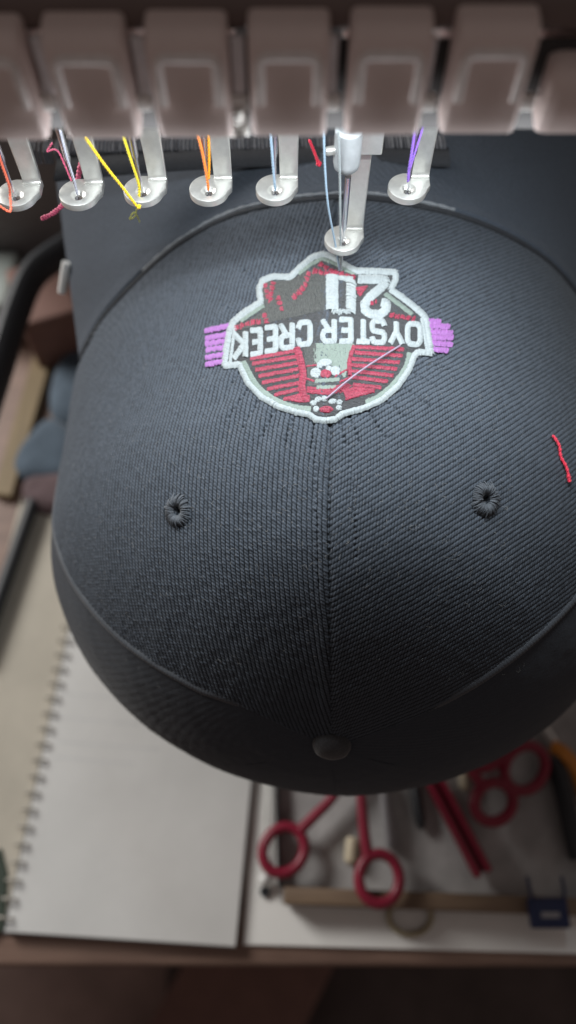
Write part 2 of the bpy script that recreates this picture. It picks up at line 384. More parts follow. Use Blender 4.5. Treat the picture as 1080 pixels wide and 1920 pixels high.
# blue clip
cl = empty('binder_clip', T(1027, 1700, 18), 'small navy blue clip standing on the right of the tray front rim', 'clip')
c = T(1028, 1712, 22)
MB().box(c + [0, 0, 0], (21, 15, 7), 1.5).build('clip_body', m_blue_pl, cl)
for e in (-1, 1):
    MB().tube(spline([c + [8.4 * e, 4, 2.5], c + [9.4 * e, 11, 3.5], c + [9.6 * e, 18, 2]], 10), .9, 8).build('arm', m_blue_pl, cl)
MB().box(c + [0, -1, 3.7], (10, 3, .8), .2).build('slot', m_grey_pl, cl)
tag(MB().tube(ringpts((769, 1718), 40, 34, 0, 4.3), 1.6, 8, closed=True).build('split_ring', m_brass), 'thin brass coloured ring lying on the white mat before the tray', 'ring')
bp = empty('ball_pin', T(496, 1652, 2.4), 'long thin steel pin with a white ball head beside the tray', 'pin')
cP = T(496, 1650, 8)
MB().lathe(cP - [0, 0, 3.4], (0, 0, 1), [(.1, 0), (2.2, .8), (3.3, 2.2), (3.5, 3.4), (3.2, 4.8), (2, 6.2), (.1, 6.9)], 16).build('head', m_white_pl, bp)
MB().tube([T(496, 1640, 6), T(502, 1440, 6), T(506, 1330, 6)], .9, 8).build('shaft', m_steel, bp)
MB().lathe(T(497, 1672, 2.5), (0, 0, 1), [(3, 0), (3, 2)], 14).build('collar', m_black, bp)

# ------------------------------------------------------------------ things behind, on the left
ba = [at_z(u, v, 120) for u, v in [(190, 430), (120, 470), (62, 515), (28, 590), (0, 680), (-40, 800), (-90, 950)]]
ba = spline(ba, 36)
tag(MB().tube(ba, 8.6, 12, squash=1.3).build('support_arm', m_black), 'thick black curved arm passing behind the left edge of the cap', 'arm')
tag(quadprism('wooden_ruler', [(70, 640), (102, 650), (20, 930), (-14, 925)], .3, 8, m_wood2), 'narrow yellow brown wooden slat lying behind the cap on the left', 'slat')
tag(MB().box(at_z(95, 590, 30), (44, 62, 56), 3, axes=[(.93, .36, 0), (-.36, .93, 0), (0, 0, 1)]).build('cardboard_box', m_brownbox), 'small brown box seen under the black curved arm', 'box')
def cloth(name, px, z, hgt, mt, label):
    P = [T(u, v, z) for u, v in px]; c = sum(P) / len(P); V = []; F = []; n = len(P); m = 7
    Q = spline(P, 40, True); n = len(Q)
    for k in range(m):
        s = 1 - (k / m) ** 2 * .9
        for i, q in enumerate(Q):
            V.append(c + (q - c) * s + np.array([0, 0, hgt * math.sin(math.pi / 2 * k / (m - 1)) + hgt * .05 * math.sin(i * .5 + k)]))
    for k in range(m - 1):
        for i in range(n): F.append((k * n + i, k * n + (i + 1) % n, (k + 1) * n + (i + 1) % n, (k + 1) * n + i))
    F.append(tuple((m - 1) * n + i for i in range(n)))
    return tag(mk(name, V, F, mt), label, 'cloth')
cloth('folded_cloth', [(150, 640), (112, 690), (95, 760), (112, 800), (180, 800), (200, 700)], 1, 16, m_jean, 'upper lump of teal blue folded cloth left of the cap')
cloth('folded_cloth', [(100, 790), (50, 830), (28, 880), (48, 905), (140, 905), (170, 840)], 1, 13, m_jean, 'lower lump of blue grey folded cloth left of the cap')
cloth('folded_cloth', [(95, 895), (50, 905), (45, 940), (80, 965), (150, 960), (150, 900)], 1, 12, m_pinkish, 'dull mauve brown cloth under the blue grey cloth')
tag(MB().tube([T(62, 940, 8), T(20, 1060, 8), T(-40, 1230, 8)], 5, 10).build('metal_rod', m_black), 'straight black rod lying across the beige card', 'rod')
tag(MB().box(T(-4, 545, 30), (34, 60, 30), 5).build('white_container', mat('pale_grey_plastic', (.36, .40, .38), .5)), 'pale grey container at the left picture edge beyond the black arm', 'container')

# ================================================================== THE CAP
cap = empty('baseball_cap', (14, 140, 70), 'black twill cap clamped upside down in the machine with a half sewn badge', 'cap')
side = np.array([(622, 1395), (560, 1362), (470, 1330), (380, 1296), (300, 1252), (240, 1210), (190, 1162), (150, 1112), (128, 1075)], float)
sp, sf = to_polar(on_cap(side[:, 0], side[:, 1])[0])
rs = np.array([(1080, 1128), (1040, 1168), (1000, 1200), (960, 1226)], float)
rp_, rf_ = to_polar(on_cap(rs[:, 0], rs[:, 1])[0])
o_ = np.argsort(sp[2:]); SPX, SFX = sp[2:][o_], sf[2:][o_]
def phi_left(psi): return np.interp(psi, SPX, SFX)
RF = float(np.mean(rf_))
def phi_right(psi): return np.full_like(psi, RF)
def zero(psi): return np.zeros_like(psi)
# smooth noise in cloth coordinates
def vnoise(u, v, sc, seed):
    r = np.random.default_rng(seed); o = np.zeros_like(u)
    for _ in range(6):
        a = r.random() * 6.28; k = (0.6 + r.random()) / sc; o += np.sin((u * math.cos(a) + v * math.sin(a)) * k * 6.28 + r.random() * 6.28)
    return o / 6
def hash2(i, j, s=0):
    x = np.sin(i * 127.1 + j * 311.7 + s * 74.7) * 43758.5453; return x - np.floor(x)
def weave(u, v, ang, pitch=1.54, bead=1.12):
    dx, dy = math.sin(ang), math.cos(ang)
    q = (u * dy - v * dx) / pitch + .10 * vnoise(u, v, 14, 3) + .07 * vnoise(u, v, 4, 4); s = (u * dx + v * dy) / bead + .12 * vnoise(u, v, 3, 5)
    row = np.floor(q); fq = q - row
    s = s + .95 * q + .16 * hash2(row, 0 * row)
    b = np.floor(s); fs = s - b
    rib = np.clip(1 - np.abs(2 * fq - 1) ** 2.8, 0, 1)
    bd = np.clip(1 - np.abs(2 * fs - 1) ** 2, 0, 1)
    return rib * (.16 + .84 * bd) * (.74 + .52 * hash2(row, b))
def gridfaces(nr, nc):
    i, j = np.meshgrid(np.arange(nr - 1), np.arange(nc - 1), indexing='ij'); a = (i * nc + j).ravel()
    return np.stack([a, a + 1, a + nc + 1, a + nc], 1)
# needle holes punched round the badge (photo crop coordinates)
pit = []
def dots(a, b, n):
    for t in np.linspace(0, 1, n): pit.append((380 + (a[0] + (b[0] - a[0]) * t) / 2.25 + RNG.normal() * .8, 440 + (a[1] + (b[1] - a[1]) * t) / 2.25 + RNG.normal() * .8))
for a, b, n in [((655, 135), (735, 85), 6), ((690, 140), (790, 95), 7), ((765, 150), (840, 108), 6), ((830, 195), (900, 150), 6), ((865, 235), (945, 205), 6), ((890, 265), (1000, 240), 7), ((915, 300), (1005, 300), 6),
    ((340, 170), (300, 120), 4), ((240, 210), (180, 150), 5), ((150, 330), (90, 300), 4), ((150, 590), (110, 640), 4), ((190, 660), (110, 770), 7), ((230, 710), (170, 810), 6), ((300, 750), (250, 850), 6), ((380, 785), (350, 870), 5), ((470, 800), (455, 900), 6),
    ((620, 770), (660, 870), 5), ((700, 745), (770, 850), 6), ((770, 700), (850, 770), 5), ((840, 640), (960, 720), 7), ((880, 580), (1010, 650), 7), ((930, 540), (1040, 570), 5), ((580, 800), (600, 880), 4)]: dots(a, b, n)
NB_ = len(pit)
for k in range(20): pit.append((655 + 14 * k / 20 + RNG.normal() * 1, 835 + 11 * k))
for k in range(22): pit.append((590 + RNG.normal() * 1 + k * .3, 830 + 13 * k))
PIT = on_cap(np.array(pit)[:, 0], np.array(pit)[:, 1])[0]
BC = on_cap(np.array([612.]), np.array([640.]))[0][0]
EYE = on_cap(np.array([333., 911.]), np.array([958., 936.]))
def panel(name, fa, fb, nc, nr, ang, amp, mt, fine=True, center=None, uvs=1):
    psi_c = np.linspace(0, 1, nr); s = np.linspace(0, 1, nc)
    S, Tt = np.meshgrid(s, psi_c)
    PSI = np.maximum(Tt, 1e-3) * 1.5
    for _ in range(6):                                   # settle the end of each column on the bill seam
        PHI = fa(PSI) + (fb(PSI) - fa(PSI)) * S
        pe = psi_end(PHI[-1]); PSI = np.maximum(Tt, 1e-3) * pe[None, :]
    PHI = fa(PSI) + (fb(PSI) - fa(PSI)) * S
    P = from_polar(PSI, PHI)
    N = grad(P)
    du = np.concatenate([np.zeros((nr, 1)), np.cumsum(np.linalg.norm(np.diff(P, axis=1), axis=2), 1)], 1)
    dv = np.concatenate([np.zeros((1, nc)), np.cumsum(np.linalg.norm(np.diff(P, axis=0), axis=2), 0)], 0)
    if center == 'right': du = du - du[:, -1:]           # distances count from the centre seam
    u, v = du, dv
    wu, wvv = u, v
    if center is not None:                               # flatten the panel round its middle so the ribs run straight
        i0, j0 = int(nr * .58), (0 if center == 'left' else nc - 1); i1, j1 = int(nr * .58), nc // 2
        ev = P[i0 + 20, j0] - P[i0 - 20, j0]; ev -= (ev @ N[i1, j1]) * N[i1, j1]; ev /= np.linalg.norm(ev); eu = np.cross(ev, N[i1, j1]); eu /= np.linalg.norm(eu)
        of = P - P[i1, j1]; a = of @ eu; b = of @ ev; r = np.linalg.norm(of, axis=2); k = r / (np.sqrt(a * a + b * b) + 1e-6); wu, wvv = a * k, b * k
    wv = weave(wu, wvv, ang); h = wv * amp
    h += .22 * vnoise(u, v, 30, 8) + .10 * vnoise(u, v, 9, 9)
    if center is not None:
        a = np.abs(u)
        h += .35 * np.exp(-((a - 2.2) / 1.6) ** 2) - 1.0 * np.clip(v / 40, .2, 1) * np.exp(-(a / .65) ** 2) * (.75 + .25 * np.sin(v * 2.6))
    h -= 2.0 * np.exp(-((dv[-1:] - dv) / 1.1) ** 2)
    if center is not None:
        rr = P - BC; th = np.arctan2(rr[..., 1], rr[..., 0]); rr = np.linalg.norm(rr, axis=2)
        h += .34 * np.exp(-((rr - 40) / 9) ** 2) * np.sin(19 * th + 1.5 * np.sin(3 * th) + 1)
    flat = P.reshape(-1, 3); hf = h.reshape(-1)
    if center is not None:
        for iq, q in enumerate(PIT):
            k = np.nonzero(np.abs(flat[:, 0] - q[0]) < 1.3)[0]
            k = k[np.abs(flat[k, 1] - q[1]) < 1.3]
            dd = ((flat[k] - q) ** 2).sum(1); hf[k] -= (1.0 if iq < NB_ else .42) * np.exp(-dd / .22)
        for q in EYE[0]:
            dd = ((flat - q) ** 2).sum(1); hf -= 2.2 * np.exp(-dd / 1.3) ; hf -= .35 * np.exp(-dd / 60)
    V = flat + N.reshape(-1, 3) * hf[:, None]
    return mk(name, V, gridfaces(nr, nc), mt, cap, uv=np.stack([wv.ravel(), wv.ravel()], 1) / MM)
pn = panel('front_panel', phi_left, zero, 420, 660, math.radians(7), .52, m_cloth, center='right')
pn = panel('front_panel', zero, phi_right, 420, 660, math.radians(53), .36, m_cloth, center='left')
third = lambda psi: np.full_like(psi, -2.2)
third2 = lambda psi: np.full_like(psi, 2.2)
panel('side_panel', lambda p: third(p), phi_left, 200, 330, math.radians(-30), .14, m_side)
panel('side_panel', phi_right, third2, 120, 200, math.radians(30), .14, m_side)
panel('back_panel', lambda p: np.full_like(p, -math.pi), third, 100, 200, 0, .1, m_side)
panel('back_panel', third2, lambda p: np.full_like(p, math.pi), 100, 200, 0, .1, m_side)
# raised seam tapes between the panels
def tape(fn, psi0, name='seam_tape', wd=1.7):
    ps = np.linspace(psi0, float(psi_end(fn(np.array([1.3])))[0]) - .01, 420); P = from_polar(ps, fn(ps)); N = grad(P); tp = np.clip((ps - psi0) / .22, 0, 1) ** .8
    arc = np.concatenate([[0], np.cumsum(np.linalg.norm(np.diff(P, axis=0), axis=1))])
    Tn = np.gradient(P, axis=0); Tn /= np.linalg.norm(Tn, axis=1, keepdims=True); Bn = np.cross(N, Tn)
    V = []; K = 9
    for k in range(K):
        a = math.pi * k / (K - 1); x = math.cos(a) * wd; z = (math.sin(a) * 1.25 - .35) * tp - .5 * (1 - tp)
        notch = .16 * np.sin(arc * 2 * math.pi / .8 + k * .5) * math.sin(a)
        V.append(P + Bn * x + N * (z + notch * tp)[:, None])
    V = np.stack(V, 1)
    return mk(name, V.reshape(-1, 3), gridfaces(len(ps), K), m_seam, cap)
tape(phi_left, .22); tape(phi_right, .26)
# top stitching on the centre seam edge
# button
NB = grad(BTN[None])[0]
bt = MB().lathe(BTN - NB * .5, NB, [(6.6, 0), (6.5, 1.4), (5.8, 2.9), (4.2, 4.0), (2, 4.55), (.1, 4.7)], 32).build('button', mat('button_cloth', (.032, .034, .038), .7, var=.35, nscale=1400, bump=.3, bscale=1800, sheen=.3), cap, smooth=True)
# eyelets: radial satin stitches round a hole
def ribbon_mesh(name, P0, N0, half, roof, parent, mt):
    """P0, N0: (count, segs, 3) thread centre lines and normals; half widths; every thread is a small arched strip"""
    n, s, _ = P0.shape
    Tn = np.gradient(P0, axis=1); Tn /= np.linalg.norm(Tn, axis=2, keepdims=True) + 1e-9
    B = np.cross(N0, Tn); B /= np.linalg.norm(B, axis=2, keepdims=True) + 1e-9
    hw = np.broadcast_to(np.asarray(half), (n,))[:, None, None]
    V = np.stack([P0 - B * hw - N0 * roof * .6, P0 - B * hw * .55 + N0 * roof * .1, P0 + N0 * roof * .4, P0 + B * hw * .55 + N0 * roof * .1, P0 + B * hw - N0 * roof * .6], 2)
    base = (np.arange(n) * s * 5)[:, None, None] + (np.arange(s - 1) * 5)[None, :, None] + np.arange(4)[None, None, :]
    a = base.ravel(); F = np.stack([a, a + 1, a + 6, a + 5], 1)
    return mk(name, V.reshape(-1, 3), F, mt, parent)
for c, n in zip(*EYE):
    t1 = np.cross(n, [0, 1, 0]); t1 /= np.linalg.norm(t1); t2 = np.cross(n, t1)
    a = np.linspace(0, 2 * math.pi, 74)[:-1] + RNG.normal(size=73) * .03
    ri = 1.15 + RNG.random(73) * .35; ro = 4.9 + RNG.normal(size=73) * .35
    s = np.linspace(0, 1, 8)
    rr = ri[:, None] + (ro - ri)[:, None] * s; hh = (.05 + 1.5 * np.sin(np.pi * np.clip(s * .98 + .02, 0, 1)) ** .7) * (1 + RNG.normal(size=(73, 1)) * .12)
    dirs = np.cos(a)[:, None] * t1 + 1.12 * np.sin(a)[:, None] * t2
    P = c + rr[..., None] * dirs[:, None, :] + hh[..., None] * n
    ribbon_mesh('eyelet', P, np.broadcast_to(n, P.shape), .21, .22, cap, m_seam)

# bill: bent back under the needle case
seam_x = np.linspace(-104, 152, 260)
def zcyl(x): return ZC + B_ * np.clip(1 - (np.abs(x - X0) / A_) ** M_, 0, 1) ** (1 / M_)
ys = np.concatenate([np.linspace(0, 3.4, 12), np.linspace(3.8, 95, 250)])
def billgrid():
    V = np.zeros((len(ys), 260, 3))
    for i, t in enumerate(ys):
        k = min(1, t / 70)
        wid = 1 - .0 * k
        xe_l, xe_r = -93 - 14 * k, 141 + 10 * k
        x = xe_l + (xe_r - xe_l) * np.linspace(0, 1, 260)
        x0 = -93 + (141 + 93) * np.linspace(0, 1, 260)
        drop = 305.3 - zcyl(x0)
        z = 305.3 - drop * (1 - .38 * k)
        lift = -1.6 + 3.2 * math.sin(min(1, t / 1.6) * math.pi / 2) - .5 * min(1, max(0, t - 2) / 4)
        V[i, :, 0] = x; V[i, :, 1] = seam_y(x0) * (1 - k) + YSEAM * k + .25 + t; V[i, :, 2] = z + lift
    u, v = np.meshgrid(np.linspace(0, 250, 260), ys)
    V[..., 2] += .16 * vnoise(u, v, 22, 31) + .10 * vnoise(u, v, 5, 32) + .22 * np.clip(np.sin((u * .8 + v * .6) * 2 * math.pi / 2.6), -.2, 1)*np.clip((v-3)/4,0,1)
    return V
V = billgrid()
mk('bill', V.reshape(-1, 3), gridfaces(len(ys), 260), m_bill, cap)
# bill seam stitches: short dark bars across the groove at the left end
for (u, v) in [(196, 596), (190, 606), (184, 617), (177, 629), (169, 641), (203, 587)]:
    P, N = on_cap(np.array([u]), np.array([v])); q = P[0] + N[0] * .5
    MB().tube([q + [-1.0, -.6, 0], q + [1.0, 1.4, .6]], .55, 6).build('seam_stitch', m_black, cap)
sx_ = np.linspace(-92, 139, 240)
MB().tube(np.stack([sx_, seam_y(sx_) - .35, zcyl(sx_) + .15], 1), 1.05, 8).build('seam_shade_cord', m_strap, cap)  # black cord added as the shade in the gap between bill and crown
# pale cord that paints light glints along the plain bill rim
pp = []
for (u, v) in [(300, 470), (360, 430), (410, 405), (450, 392), (520, 377), (610, 368), (700, 371), (760, 380), (830, 398)]:
    pp.append(at_y(u, v - 2, YSEAM + 1.4))
mk_p = np.stack([np.linspace(-58, 62, 170), seam_y(np.linspace(-58, 62, 170)) + 1.35, 305.3 - (305.3 - zcyl(np.linspace(-58, 62, 170))) + .95], 1); MBp = MB().tube(mk_p, .62 + .10 * np.sin(np.arange(170) * .9) + .10 * np.sin(np.arange(170) * .17), 8)
MBp.build('rim_glint', mat('rim_glint_grey', (.20, .21, .225), .45, var=.35, nscale=700, sheen=.3), cap)

# ------------------------------------------------------------------ the badge, sewn thread by thread
def stitch_mesh(name, segs, height, arch, half, mt, parent, nseg=4, roof=.22):
    """segs: list of (u0, v0, u1, v1) in photo pixels, laid on the crown at their real place"""
    S = np.array(segs, float)
    if len(S) == 0: return None
    t = np.linspace(0, 1, nseg + 1)
    U = S[:, 0:1] + (S[:, 2:3] - S[:, 0:1]) * t; Vv = S[:, 1:2] + (S[:, 3:4] - S[:, 1:2]) * t
    P, N = on_cap(U, Vv)
    hh = height + arch * np.sin(np.pi * np.clip(t, .03, .97)) ** .6
    jit = 1 + RNG.normal(size=(len(S), 1)) * .07
    P = P + N * (hh * jit)[..., None]
    return ribbon_mesh(name, P, N, half, roof, parent, mt)
def satin(poly, wd, pitch=1.7, closed=False, jit=.9, taper=False):
    P = np.array(poly, float)
    if closed: P = np.vstack([P, P[:1]])
    d = np.linalg.norm(np.diff(P, axis=0), axis=1); L = np.concatenate([[0], np.cumsum(d)]); n = max(2, int(L[-1] / pitch))
    s = np.linspace(0, L[-1], n + 1); C = np.stack([np.interp(s, L, P[:, k]) for k in (0, 1)], 1)
    if len(P) > 2:
        k = max(1, int(3 / pitch))
        Cp = np.vstack([C[-k - 1:-1], C, C[1:k + 1]]) if closed else np.vstack([np.repeat(C[:1], k, 0), C, np.repeat(C[-1:], k, 0)])
        Tn = Cp[2 * k:] - Cp[:-2 * k]
    else: Tn = np.repeat(P[1:] - P[:1], len(C), 0)
    Tn /= np.linalg.norm(Tn, axis=1, keepdims=True) + 1e-9; Nn = np.stack([-Tn[:, 1], Tn[:, 0]], 1)
    a = wd / 2 + RNG.normal(size=(len(C), 1)) * jit * .5; b = wd / 2 + RNG.normal(size=(len(C), 1)) * jit * .5
    sh = Tn * .8
    return np.hstack([C + Nn * a - sh, C - Nn * b + sh]).tolist()
def fill(poly, ang, pitch, seglen, gap=0.0):
    P = np.array(poly, float); c, s = math.cos(ang), math.sin(ang); R = np.array([[c, s], [-s, c]]); Q = P @ R.T; out = []
    y = Q[:, 1].min() + pitch / 2; row = 0
    while y < Q[:, 1].max():
        xs = []
        for i in range(len(Q)):
            a, b = Q[i], Q[(i + 1) % len(Q)]
            if (a[1] > y) != (b[1] > y): xs.append(a[0] + (y - a[1]) * (b[0] - a[0]) / (b[1] - a[1]))
        xs.sort()
        for x0, x1 in zip(xs[::2], xs[1::2]):
            x = x0 + RNG.normal() * .5; end = x1 + RNG.normal() * .5
            x -= seglen * RNG.random() * .5; first = True
            while x < end:
                x2 = min(end, x + seglen * (.8 + .4 * RNG.random())); xa = max(x, x0)
                if x2 - xa > 1:
                    p = np.array([[xa, y], [x2 - gap, y + RNG.normal() * .25]]) @ R; out.append([*p[0], *p[1]])
                x = x2
        y += pitch; row += 1
    return out
C3 = lambda pts: [(380 + x / 2.25, 440 + y / 2.25) for x, y in pts]
outline = C3([(510, 86), (545, 98), (590, 128), (645, 158), (720, 160), (812, 164), (812, 195), (792, 238), (835, 266), (885, 305), (930, 345), (942, 372), (950, 430), (962, 505), (905, 500), (888, 520), (868, 575),
    (820, 645), (755, 700), (690, 732), (620, 752), (585, 762), (562, 782), (525, 788), (480, 784), (450, 762), (395, 752), (320, 728), (250, 688), (195, 630), (158, 552), (95, 558), (104, 480), (118, 405), (132, 372), (185, 328), (248, 290), (240, 235), (258, 196), (300, 182), (372, 184), (415, 142), (465, 100)])
badge = mk('embroidered_badge', *(lambda g: (g[0] + g[1] * .30, gridfaces(60, 60)))((lambda U, V: tuple(a.reshape(-1, 3) for a in on_cap(U, V)))(*np.meshgrid(np.linspace(455, 775, 60), np.linspace(525, 745, 60)))), t_black, cap) if False else None
inner = C3([(510, 100), (640, 165), (800, 172), (785, 240), (920, 350), (945, 495), (880, 500), (850, 590), (760, 690), (600, 745), (520, 775), (440, 745), (330, 720), (210, 630), (165, 545), (110, 540), (130, 390), (255, 295), (255, 205), (375, 192)])
badge = stitch_mesh('embroidered_badge', fill(inner, .12, 1.7, 9), .42, .05, .27, t_black, cap)
badge['label'] = 'white edged badge reading OYSTER CREEK upside down above a half sewn 20'
dark_hat = C3([(262, 205), (375, 196), (430, 165), (500, 140), (520, 200), (520, 320), (420, 345), (260, 380), (150, 410), (250, 330)])
stitch_mesh('grey_fill', fill(dark_hat, 1.35, 1.6, 8), .52, .08, .27, t_grey, badge)
stitch_mesh('grey_fill', fill(C3([(425, 470), (480, 462), (480, 560), (500, 640), (450, 640), (440, 560)]), 1.4, 1.6, 8), .52, .08, .27, t_grey, badge)
# white border
stitch_mesh('white_border', satin(outline, 11.5, 1.55, True), .45, .75, .30, t_white, badge)
# grey green inner lines and ring
for pl_, wd in [(C3([(165, 368), (258, 305)]), 7), (C3([(408, 168), (460, 128), (508, 106), (560, 128), (640, 172)]), 7), (C3([(770, 255), (880, 340)]), 8)]:
    stitch_mesh('green_line', satin(pl_, wd, 1.6), .5, .35, .28, t_green, badge)
for pl_, wd in [(C3([(172, 540), (196, 590), (240, 655), (310, 705), (390, 735), (455, 742)]), 13), (C3([(872, 505), (856, 565), (800, 640), (740, 690), (690, 712)]), 11)]:
    stitch_mesh('green_ring', satin(spline(pl_, 40), wd, 1.5), .5, .25, .28, t_green, badge)
stitch_mesh('green_panel', fill(C3([(470, 462), (632, 462), (640, 470), (612, 560), (600, 610), (560, 560), (470, 545)]), 1.45, 1.5, 14), .5, .1, .27, t_green, badge)
# red stripes
def K4(x, y): return (380 + x / 4.5, 600 + y / 4.5)
def K3(x, y): return (600 + x / 4.154, 440 + y / 4.154)
def K5(x, y): return (600 + x / 4.154, 600 + y / 4.154)
ls = [((412, 335), (775, 272)), ((428, 378), (790, 318)), ((455, 430), (800, 372)), ((482, 482), (805, 425)), ((510, 537), (812, 480)), ((552, 592), (815, 540)), ((612, 640), (818, 592)), ((690, 678), (820, 645))]
for a, b in ls: stitch_mesh('red_stripe', satin([K4(*a), K4(*b)], 6.8, 1.5), .5, .3, .27, t_red, badge)
rsx = [((282, 218), (645, 238)), ((275, 262), (635, 288)), ((252, 312), (612, 340)), ((246, 358), (592, 390)), ((244, 405), (565, 442)), ((258, 455), (520, 488)), ((262, 512), (470, 535))]
for a, b in rsx: stitch_mesh('red_stripe', satin([K5(*a), K5(*b)], 6.8, 1.5), .5, .3, .27, t_red, badge)
stitch_mesh('red_band', satin(spline([K4(795, 245), K4(835, 370), K4(850, 470), K4(840, 580), K4(868, 690)], 30), 13, 1.5), .55, .4, .27, t_red, badge)
stitch_mesh('red_band', satin(spline([K5(265, 212), K5(228, 330), K5(235, 440)], 20), 7.5, 1.5), .55, .4, .27, t_red, badge)
stitch_mesh('red_patch', fill([K4(690, 660), K4(900, 640), K4(905, 700), K4(820, 705), K4(720, 685)], 1.4, 1.5, 9), .56, .2, .27, t_red, badge)
stitch_mesh('red_patch', fill([K5(185, 560), K5(260, 530), K5(430, 545), K5(420, 572), K5(205, 632)], 1.2, 1.5, 9), .56, .25, .27, t_red, badge)
stitch_mesh('red_patch', fill(C3([(440, 645), (520, 655), (600, 630), (630, 640), (600, 668), (520, 680), (440, 672)]), .1, 1.5, 9), .55, .15, .27, t_red, badge)
# flower
def blob(c, rx, ry, rot=0, n=16):
    return [(c[0] + rx * math.cos(a) * math.cos(rot) - ry * math.sin(a) * math.sin(rot), c[1] + rx * math.cos(a) * math.sin(rot) + ry * math.sin(a) * math.cos(rot)) for a in np.linspace(0, 2 * math.pi, n + 1)[:-1]]
for c, rx, ry, an in [(C3([(478, 588)])[0], 10, 9, .3), (C3([(518, 545)])[0], 12, 7, 1.2), (C3([(560, 580)])[0], 9, 9, 2.2), (C3([(532, 570)])[0], 5, 5, .8), (C3([(496, 555)])[0], 6, 6, .8)]:
    stitch_mesh('petal', fill(blob(c, rx, ry), an, 1.5, 16), .6, .35, .28, t_white, badge)
stitch_mesh('flower_centre', fill(blob(C3([(520, 592)])[0], 10, 8), 1.5, 1.5, 12), .62, .3, .27, t_red, badge)
for k, (a, b) in enumerate([((478, 622), (575, 616)), ((485, 650), (560, 648))]):
    stitch_mesh('grey_stripe', satin(C3([a, b]), 7, 1.5), .55, .25, .27, t_green, badge)
for a, b in [((440, 560), (480, 555)), ((560, 600), (620, 570)), ((430, 610), (470, 622)), ((580, 625), (640, 600))]:
    stitch_mesh('red_accent', satin(C3([a, b]), 3.4, 1.5), .55, .25, .27, t_red, badge)
# paw at the foot of the badge
stitch_mesh('paw_ground', fill(blob(C3([(522, 735)])[0], 31, 17), .1, 1.6, 9), .55, .08, .27, t_black, badge)
for c, rx, ry in [((468, 715), 5.5, 5), ((488, 700), 6, 5), ((515, 697), 6, 5), ((548, 708), 7, 5), ((578, 712), 6, 4.5), ((480, 740), 5, 6), ((575, 735), 5, 5)]:
    stitch_mesh('paw_toe', fill(blob(C3([c])[0], rx, ry), RNG.random() * 3, 1.4, 11), .62, .35, .27, t_white, badge)
stitch_mesh('paw_pad', fill(blob(C3([(522, 742)])[0], 12, 6.5), 1.5, 1.4, 11), .62, .35, .27, t_red, badge)
# red accents of the upper field
for pl_ in [C3([(262, 215), (285, 283), (302, 208)]), C3([(322, 265), (336, 330)]), C3([(385, 272), (408, 250), (435, 220), (448, 165)]), C3([(262, 340), (272, 375)]), C3([(140, 398), (200, 378), (250, 372)]),
            C3([(495, 130), (560, 165), (640, 185)]), C3([(470, 160), (520, 168), (560, 165)]), C3([(790, 345), (890, 360)]), C3([(702, 293), (730, 290)])]:
    sg = satin(pl_, 8.5, 2.6, jit=2.2)
    stitch_mesh('red_accent', [q for i, q in enumerate(sg) if i % 4 != 3], .58, .3, .36, t_red, badge)
stitch_mesh('red_accent', fill([K3(275, 420), K3(375, 405), K3(310, 500)], 1.0, 1.9, 7), .56, .25, .3, t_red, badge)
# lettering, rotated half a turn as on the cap
GLY = {'O': [[(0, .18), (0, .82), (.2, 1), (.8, 1), (1, .82), (1, .18), (.8, 0), (.2, 0), (0, .18)]],
       'Y': [[(0, 1), (.5, .45), (1, 1)], [(.5, .5), (.5, 0)]],
       'S': [[(1, .78), (.85, 1), (.15, 1), (0, .84), (0, .64), (.15, .52), (.85, .48), (1, .36), (1, .16), (.85, 0), (.15, 0), (0, .2)]],
       'T': [[(0, 1), (1, 1)], [(.5, .95), (.5, 0)]],
       'E': [[(1, 1), (0, 1), (0, 0), (1, 0)], [(0, .5), (.8, .5)]],
       'R': [[(0, 0), (0, 1), (.8, 1), (1, .85), (1, .62), (.8, .48), (0, .48)], [(.5, .46), (1, 0)]],
       'C': [[(1, .74), (.85, 1), (.15, 1), (0, .84), (0, .16), (.15, 0), (.85, 0), (1, .24)]],
       'K': [[(0, 0), (0, 1)], [(1, 1), (.12, .48), (1, 0)]]}
for ch, xl, xr, yt, yb, sl in [('O', 850, 925, 372, 478, .06), ('Y', 778, 850, 365, 474, .06), ('S', 702, 775, 360, 470, .04), ('T', 640, 712, 356, 467, .03), ('E', 568, 635, 354, 465, .0), ('R', 496, 566, 356, 465, -.02),
    ('C', 393, 465, 366, 478, -.10), ('R', 320, 390, 374, 492, -.12), ('E', 256, 320, 386, 505, -.14), ('E', 196, 256, 398, 518, -.15), ('K', 124, 194, 410, 533, -.17)]:
    wd = 20; m = wd / 2; segs = []
    for st in GLY[ch]:
        pts = []
        for x, y in st:
            X = xr - m - x * (xr - xl - wd - 2); Yy = yt + m + y * (yb - yt - wd); Yy += sl * (X - (xl + xr) / 2); pts.append((X, Yy))
        segs += satin(C3(pts), 10.3, 1.45, jit=.5)
    lt = stitch_mesh('letter', segs, .52, .55, .28, t_white, badge); lt['label'] = 'white upside down letter ' + ch
